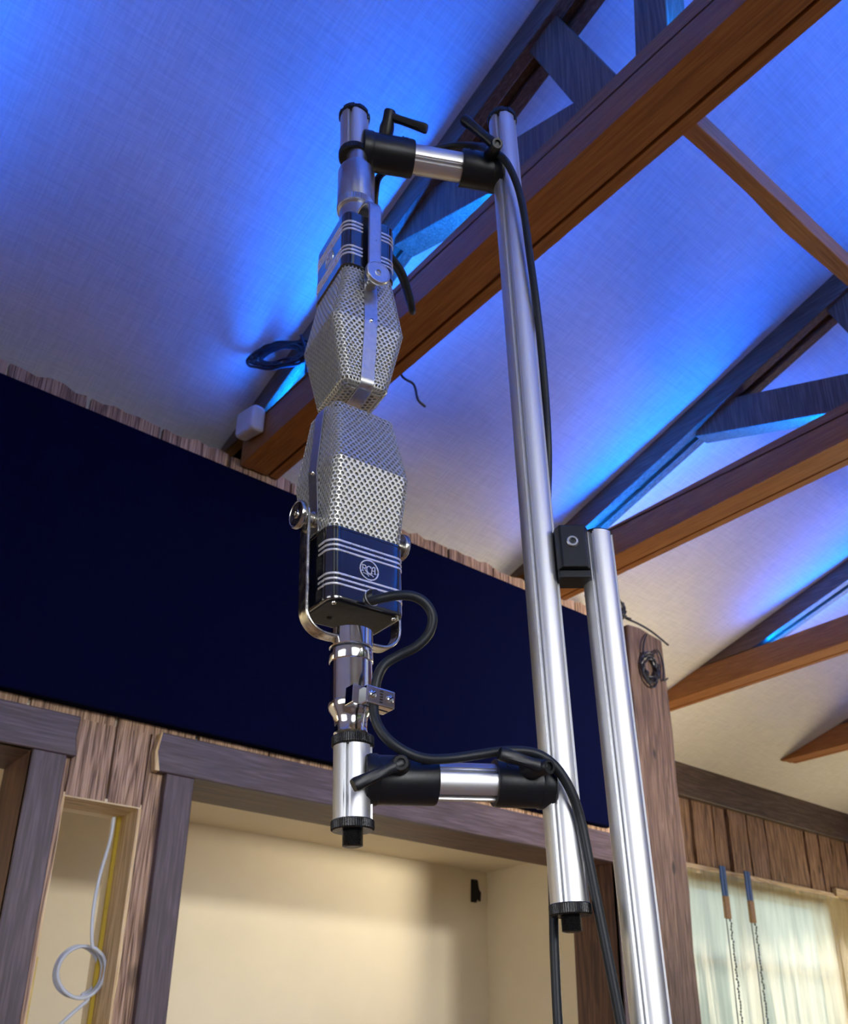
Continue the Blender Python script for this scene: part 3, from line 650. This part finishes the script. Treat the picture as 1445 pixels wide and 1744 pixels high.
def screw(parent, o, d, r_=.0035, m='chrome'):
    bm = B(); lathe(bm, [(r_, -.001), (r_, .0006), (r_ * .8, .0018), (r_ * .4, .0024)], o, d, 20)
    x, y, z = basis(d); o = Vector(o)
    ob = obj('screw', bm, m, parent, smooth=True)
    bm = B(); T = Matrix((( x.x, y.x, z.x, o.x), (x.y, y.y, z.y, o.y), (x.z, y.z, z.z, o.z), (0, 0, 0, 1))) @ Matrix.Rotation(.6, 4, 'Z')
    box(bm, -r_ * .75, r_ * .75, -r_ * .14, r_ * .14, .0012, .0026, T); obj('screw_slot', bm, 'hole', ob)
    return ob
def stroke(bm, pts, wd, y, thick=.0008, scale=1.0, ox=0, oz=0, sm=0):
    P = [(p[0] * scale + ox, p[1] * scale + oz) for p in pts]
    if sm: P = [(q.x, q.y) for q in spline([(a, b_, 0) for a, b_ in P], sm)]
    L_ = []; R_ = []
    for i, (a, b_) in enumerate(P):
        a0, b0 = P[max(0, i - 1)]; a1, b1 = P[min(len(P) - 1, i + 1)]; dx, dz = a1 - a0, b1 - b0; l = math.hypot(dx, dz) or 1
        w2 = (wd(i / (len(P) - 1)) if callable(wd) else wd) / 2
        L_.append((a - dz / l * w2, b_ + dx / l * w2)); R_.append((a + dz / l * w2, b_ - dx / l * w2))
    for i in range(len(P) - 1):
        prism(bm, [L_[i], L_[i + 1], R_[i + 1], R_[i]], 'Y', y - thick, y)
def logo(parent, y, zc):
    bm = B(); n = 48; R0, R1 = .0147, .0130
    for i in range(n):
        a, b_ = 2 * PI * i / n, 2 * PI * (i + 1) / n
        prism(bm, [(R1 * math.cos(a), zc + R1 * math.sin(a)), (R0 * math.cos(a), zc + R0 * math.sin(a)), (R0 * math.cos(b_), zc + R0 * math.sin(b_)), (R1 * math.cos(b_), zc + R1 * math.sin(b_))], 'Y', y - .0009, y)
    k = .00105; w_ = .00115
    # R
    stroke(bm, [(-9.5, -3), (-9.5, 5.5)], w_ * 1.2, y, scale=k, oz=zc); stroke(bm, [(-10.8, 5.4), (-7, 5.4), (-5.2, 4.6), (-4.8, 3), (-5.4, 1.5), (-7.2, 1), (-9.3, 1)], w_, y, scale=k, oz=zc, sm=4)
    stroke(bm, [(-7.3, 1), (-5.4, -1.6), (-3.2, -3.6), (-1.6, -3.6)], w_, y, scale=k, oz=zc, sm=4); stroke(bm, [(-11.2, -3), (-7.8, -3)], w_ * .8, y, scale=k, oz=zc)
    # C
    stroke(bm, [(2.6, 3.2), (1.6, 4.8), (-.4, 5.2), (-2.6, 4), (-3.5, 1.2), (-3.2, -1.6), (-1.4, -3.9), (1, -4.4), (3.2, -3.6)], w_, y, scale=k, oz=zc, sm=4); stroke(bm, [(2.8, 5.3), (2.6, 2.9)], w_ * .8, y, scale=k, oz=zc)
    # A
    stroke(bm, [(3.4, -3.6), (4.0, 1), (4.8, 4.2), (6.4, 5.6), (8.4, 5.6)], w_, y, scale=k, oz=zc, sm=4); stroke(bm, [(8.4, 5.6), (8.6, -3.2)], w_ * 1.2, y, scale=k, oz=zc)
    stroke(bm, [(4.0, .6), (8.5, .6)], w_ * .8, y, scale=k, oz=zc); stroke(bm, [(7, -3.3), (10.6, -3.3)], w_ * .8, y, scale=k, oz=zc); stroke(bm, [(2.2, -3.6), (5, -3.6)], w_ * .8, y, scale=k, oz=zc)
    # bolt
    stroke(bm, [(-9, -5.2), (-2.4, -6.4), (-3.2, -5.0), (3.2, -6.2), (2.4, -5.2), (6.5, -7.6)], lambda f: .0010, y, scale=k, oz=zc); stroke(bm, [(-2.4, -6.4), (-.4, -8.6)], w_ * .7, y, scale=k, oz=zc)
    obj('emblem', bm, 'stripe', parent)['label'] = 'silver round RCA emblem'
def side_strip_path(off):
    P = []; t = 0.0
    pts = [(HB + .004, 0)]
    n = 40; Lt = L1 + L2 + L3
    for i in range(n + 1):
        t = .004 + (Lt - .004) * i / n; W_, D_, z = dims(t)
        f = max(0, (t - L1 - L2) / L3) * PI / 2
        P.append((W_ / 2 + off * math.cos(f), z + off * math.sin(f)))
    return P
def microphone(name, label, mat, stem_fn, yoke_mat, knob_mat):
    root = thing(name, label, 'microphone', mat, 'pair of vintage ribbon microphones')
    g = obj('grille', grille_bm(), 'grille', root); md = g.modifiers.new('thick', 'SOLIDIFY'); md.thickness = .0009; md.offset = -1
    bm = B(); lv = []
    for t in (0.0, L1, L1 + L2, L1 + L2 + L3):
        W_, D_, z = dims(t); lv.append((W_ - .0062, D_ - .0062, z - (.003 if t > L1 + L2 else 0), RC - .002))
    loft(bm, lv); obj('inner_gauze', bm, 'gauze', root, smooth=True)
    bm = B(); loft(bm, [(WB - .004, DB - .004, 0, .013), (WB - .0012, DB - .0012, .001, .0145), (WB, DB, .0035, .015), (WB, DB, .0045, .015), (WB, DB, HB - .005, .015), (WB, DB, HB - .0035, .015), (WB + .0012, DB + .0012, HB - .003, .0155), (WB + .0012, DB + .0012, HB, .0155), (WB - .004, DB - .004, HB + .0015, .013)])
    hs = obj('base_housing', bm, 'enamel', root, smooth=True)
    for z in (.0825, .0755, .0685, .0350, .0278, .0206):
        for s in (1, -1):
            bm = B(); n = 64; ring = []
            lo_ = [i for i in range(n + 1)]
            pts = []
            for i in range(241):
                q = i / 240; x, y = rrect(q, WB, DB, .015)
                pts.append((x, y))
            # arc on this side: y*s<... keep points whose y sign matches or x not at the yoke
            sel = [(x, y) for x, y in [rrect(-.27 + .54 * i / 160 + (0 if s == 1 else .5), WB, DB, .015) for i in range(161)] if not (abs(abs(x) - WB / 2) < .0006 and (-s * y) < .013)]
            rings = []
            for i, (x, y) in enumerate(sel):
                x0, y0 = sel[max(0, i - 1)]; x1, y1 = sel[min(len(sel) - 1, i + 1)]; tx, ty = x1 - x0, y1 - y0; l = math.hypot(tx, ty); nx_, ny_ = ty / l * .0007, -tx / l * .0007
                if nx_ * x + ny_ * y < 0: nx_, ny_ = -nx_, -ny_
                rings.append([bm.verts.new((x - nx_ * .3, y - ny_ * .3, z - .0016)), bm.verts.new((x + nx_, y + ny_, z - .0012)), bm.verts.new((x + nx_, y + ny_, z + .0012)), bm.verts.new((x - nx_ * .3, y - ny_ * .3, z + .0016))])
            for A, C in zip(rings, rings[1:]):
                for k in range(4): bm.faces.new([A[k], A[(k + 1) % 4], C[(k + 1) % 4], C[k]])
            bm.faces.new(rings[0]); bm.faces.new(rings[-1])
            obj('chrome_stripe', bm, 'stripe', hs)
    logo(hs, -DB / 2, .0517)
    bm = B(); loft(bm, [(WB - .012, DB - .012, -.0015, .012), (WB - .009, DB - .009, .0005, .013)]); bp = obj('bottom_plate', bm, 'base_black', root)
    for sx in (-1, 1):
        for sy in (-1, 1): screw(bp, (sx * (WB / 2 - .013), sy * (DB / 2 - .011), -.0015), (0, 0, -1), .0034)
    bm = B(); lathe(bm, [(.0036, 0), (.0036, .0006), (.001, .0006)], (-.026, .012, -.0014), (0, 0, -1), 16); obj('drain_hole', bm, 'hole', bp)
    # strap over the grille
    P = side_strip_path(.0012); path = [(x, 0, z) for x, z in P] + [(-x, 0, z) for x, z in P[::-1]]
    bm = B(); ribbon(bm, path, (0, .0105, 0), .0014); st = obj('centre_strap', bm, 'alu_barrel', root, smooth=True, bevel=.0003)
    for s in (-1, 1): screw(st, (s * (WC / 2 + .0018), 0, GC - .002), (s, 0, 0), .003)
    # yoke
    PZ = .128; yx = WB / 2 + .0125
    pl = [(yx, PZ + .010), (yx, PZ), (yx, .08), (yx, .03), (yx, -.004)]
    for k in range(1, 10):
        a = PI / 2 * k / 9; pl.append((yx - .030 + .030 * math.cos(a), -.004 - .030 * math.sin(a)))
    pl += [(.020, -.034)]
    path = [(x, 0, z) for x, z in pl] + [(-x, 0, z) for x, z in pl[::-1]]
    bm = B(); ribbon(bm, path, (0, .0105, 0), .0048)
    yk = obj('yoke', bm, yoke_mat, root, smooth=True, bevel=.0019, seg=3)
    for s in (-1, 1):
        bm = B(); lathe(bm, [(.0105, 0), (.0105, .005), (.0085, .0055), (.0085, .0135), (.0095, .014), (.0095, .0215)], (s * (WB / 2 - .002), 0, PZ), (s, 0, 0), 32); obj('pivot_boss', bm, yoke_mat, yk, smooth=True)
        bm = B(); k0 = .0225
        lathe(bm, [(.010, 0), (.0185, .0005), (.0195, .002), (.0195, .0065), (.0185, .0078), (.0172, .0080), (.0165, .0074), (.006, .0072), (.0055, .0085), (.0035, .0085), (.003, .006)], (s * (WB / 2 + k0 - .003), 0, PZ), (s, 0, 0), 96, lambda a, k: (1 if (round(a * 96 / (2 * PI)) % 2 or k not in (2, 3)) else .97))
        obj('thumb_knob', bm, knob_mat, yk, smooth=True)
    stem_fn(root, yk)
    return root
def stem_lower(root, yk):
    z = lambda v: v - .2254
    bm = B(); r1 = .0283
    lathe(bm, [(.026, z(.205)), (r1, z(.2035)), (r1, z(.1815)), (.0275, z(.1805)), (.0262, z(.1800)), (.0262, z(.1775)), (.0282, z(.1765)), (.0285, z(.162)), (.0280, z(.1612)), (.0272, z(.1605)),
               (.0272, z(.108)), (.0285, z(.1065)), (.0285, z(.1015)), (.0275, z(.098)), (.0225, z(.090)), (.0205, z(.083)), (.0205, z(.072)), (.0215, z(.068))], (0, 0, 0), (0, 0, 1), 56)
    s = obj('stem', bm, 'chrome', root, smooth=True)
    bm = B(); lathe(bm, [(.0263, z(.1762)), (.0270, z(.1768)), (.0270, z(.1798)), (.0263, z(.1802))], (0, 0, 0), (0, 0, 1), 48); obj('washer', bm, 'knurl', s, smooth=True)
def stem_upper(root, yk):
    bm = B()
    lathe(bm, [(.026, -.020), (.0262, -.062), (.0285, -.064), (.0285, -.068), (.0270, -.069)], (0, 0, 0), (0, 0, 1), 56)
    s = obj('stem', bm, 'alu_barrel', root, smooth=True)
    bm = B(); lathe(bm, [(.0295, -.066), (.0305, -.067), (.0305, -.079), (.0295, -.080)], (0, 0, 0), (0, 0, 1), 140, lambda a, k: 1 if round(a * 140 / (2 * PI)) % 2 else .97); obj('knurled_collar', bm, 'alu_barrel', s)
    bm = B(); lathe(bm, [(.0292, -.078), (.0300, -.080), (.0300, -.148), (.0285, -.153), (.0215, -.158), (.0200, -.166), (.0170, -.168), (.0170, -.1885)], (0, 0, 0), (0, 0, 1), 56); obj('barrel', bm, 'alu_barrel', s, smooth=True)
M1 = Matrix(((0.90974, -0.41516, -0.00251, -0.00246), (0.41506, 0.90963, -0.01702, 0.0006), (0.00935, 0.01444, 0.99985, 0.22539), (0, 0, 0, 1)))
M2 = Matrix(((-0.29215, 0.95631, -0.01071, 0.0014), (0.95599, 0.29233, 0.02497, -0.00045), (0.02701, -0.00295, -0.99963, 0.87771), (0, 0, 0, 1)))
mic1 = microphone('ribbon_microphone', 'lower vintage ribbon microphone standing upright, bright perforated grille and round emblem facing forward', ST @ M1, stem_lower, 'worn_chrome', 'worn_chrome')
mic2 = microphone('ribbon_microphone', 'upper vintage ribbon microphone hanging upside down with its narrow side forward', ST @ M2, stem_upper, 'alu_barrel', 'alu_barrel')

# cable gland of the lower microphone
bm = B(); lathe(bm, [(.0095, -.002), (.0105, 0), (.0105, .004), (.009, .008), (.0078, .010)], (.004, -DB / 2, .0135), (.1, -1, .05), 28); obj('cable_gland', bm, 'plastic', mic1, smooth=True)
bm = B(); lathe(bm, [(.0115, 0), (.0115, .0012)], (.004, -DB / 2, .0135), (.1, -1, .05), 28); obj('gland_ring', bm, 'stripe', mic1, smooth=True)
bm = B(); lathe(bm, [(.0095, -.002), (.0105, 0), (.0105, .004), (.009, .008), (.0078, .010)], (.004, DB / 2, .0135), (.0, 1, .05), 28); obj('cable_gland', bm, 'plastic', mic2, smooth=True)

# chrome cable clip on the stem
clip = thing('cable_clip', 'chrome two screw clip gripping the cable beside the lower microphone stem', 'clip', ST)
p0 = loc(645, 1189, -.048)
Tc = Matrix.Translation(p0) @ Matrix.Rotation(ang(24), 4, 'Z') @ Matrix.Rotation(ang(4), 4, 'Y')
bm = B(); box(bm, -.0205, .0205, -.006, .006, -.0115, .0115, Tc); pl = obj('clip_plate', bm, 'chrome', clip, bevel=.0018, seg=3)
bm = B(); box(bm, -.0205, .0205, .0065, .020, -.0115, .0115, Tc); obj('clip_back', bm, 'chrome', clip, bevel=.0018, seg=3)
bm = B(); box(bm, -.034, -.019, .004, .022, -.0125, .0115, Tc); obj('clip_tab', bm, 'chrome', clip, bevel=.001)
for s in (-1, 1):
    o_ = Tc @ Vector((s * .0125, -.006, 0)); screw(pl, o_, Tc.to_3x3() @ Vector((0, -1, 0)), .0055)
bm = B()
for k in range(5): box(bm, -.0018, .0022, -.0066, -.0055, -.008 + k * .0035, -.0066 + k * .0035, Tc)
obj('engraving', bm, 'hole', pl)

# ------------------------------------------------------------------ microphone cables
def cable(name, label, pts, r_=.0062):
    root = bpy.data.objects.new(name, None)
    bm = B(); tube(bm, [ST @ loc(a, b_, y) for a, b_, y in pts], r_, 16, 8)
    return tag(obj(name, bm, 'rubber', smooth=True), label, 'cable')
cable('microphone_cable', 'thick black cable looping from the lower microphone along the lower arm and down', [
    (634, 1023, -.052), (650, 1019, -.064), (678, 1014, -.076), (706, 1016, -.08), (727, 1030, -.078), (737, 1053, -.074), (730, 1080, -.068), (708, 1102, -.062), (680, 1116, -.056), (655, 1132, -.052), (643, 1155, -.049), (638, 1185, -.046), (637, 1212, -.047),
    (645, 1238, -.05), (664, 1262, -.052), (692, 1281, -.052), (725, 1292, -.048), (765, 1292, -.042), (810, 1286, -.040), (850, 1280, -.044), (890, 1279, -.047), (922, 1287, -.047), (950, 1310, -.044), (974, 1350, -.038), (990, 1400, -.030), (1005, 1475, -.026), (1022, 1560, -.024), (1042, 1660, -.022), (1058, 1744, -.02), (1078, 1850, -.02), (1100, 1990, -.02)])
cable('microphone_cable', 'black cable from the upper microphone over the upper arm and down the tall column', [
    (650, 425, .055), (668, 440, .075), (686, 466, .095), (697, 500, .12), (703, 530, .145), (698, 515, .175), (683, 470, .18), (655, 420, .16), (640, 370, .13), (640, 325, .07), (647, 300, .055), (670, 285, .05), (710, 268, .05), (745, 254, .045), (780, 248, .03), (815, 249, 0), (838, 256, -.034), (862, 275, -.044), (881, 315, -.044), (893, 365, -.040), (902, 430, -.034),
    (913, 510, -.024), (922, 590, -.008), (929, 670, .006), (933, 740, .016), (934, 800, .028), (932, 900, .034), (935, 1100, .036), (938, 1300, .036), (940, 1450, .036), (943, 1545, .034), (945, 1620, .03), (951, 1744, .03), (960, 1850, .03), (975, 1990, .03)], .0060)
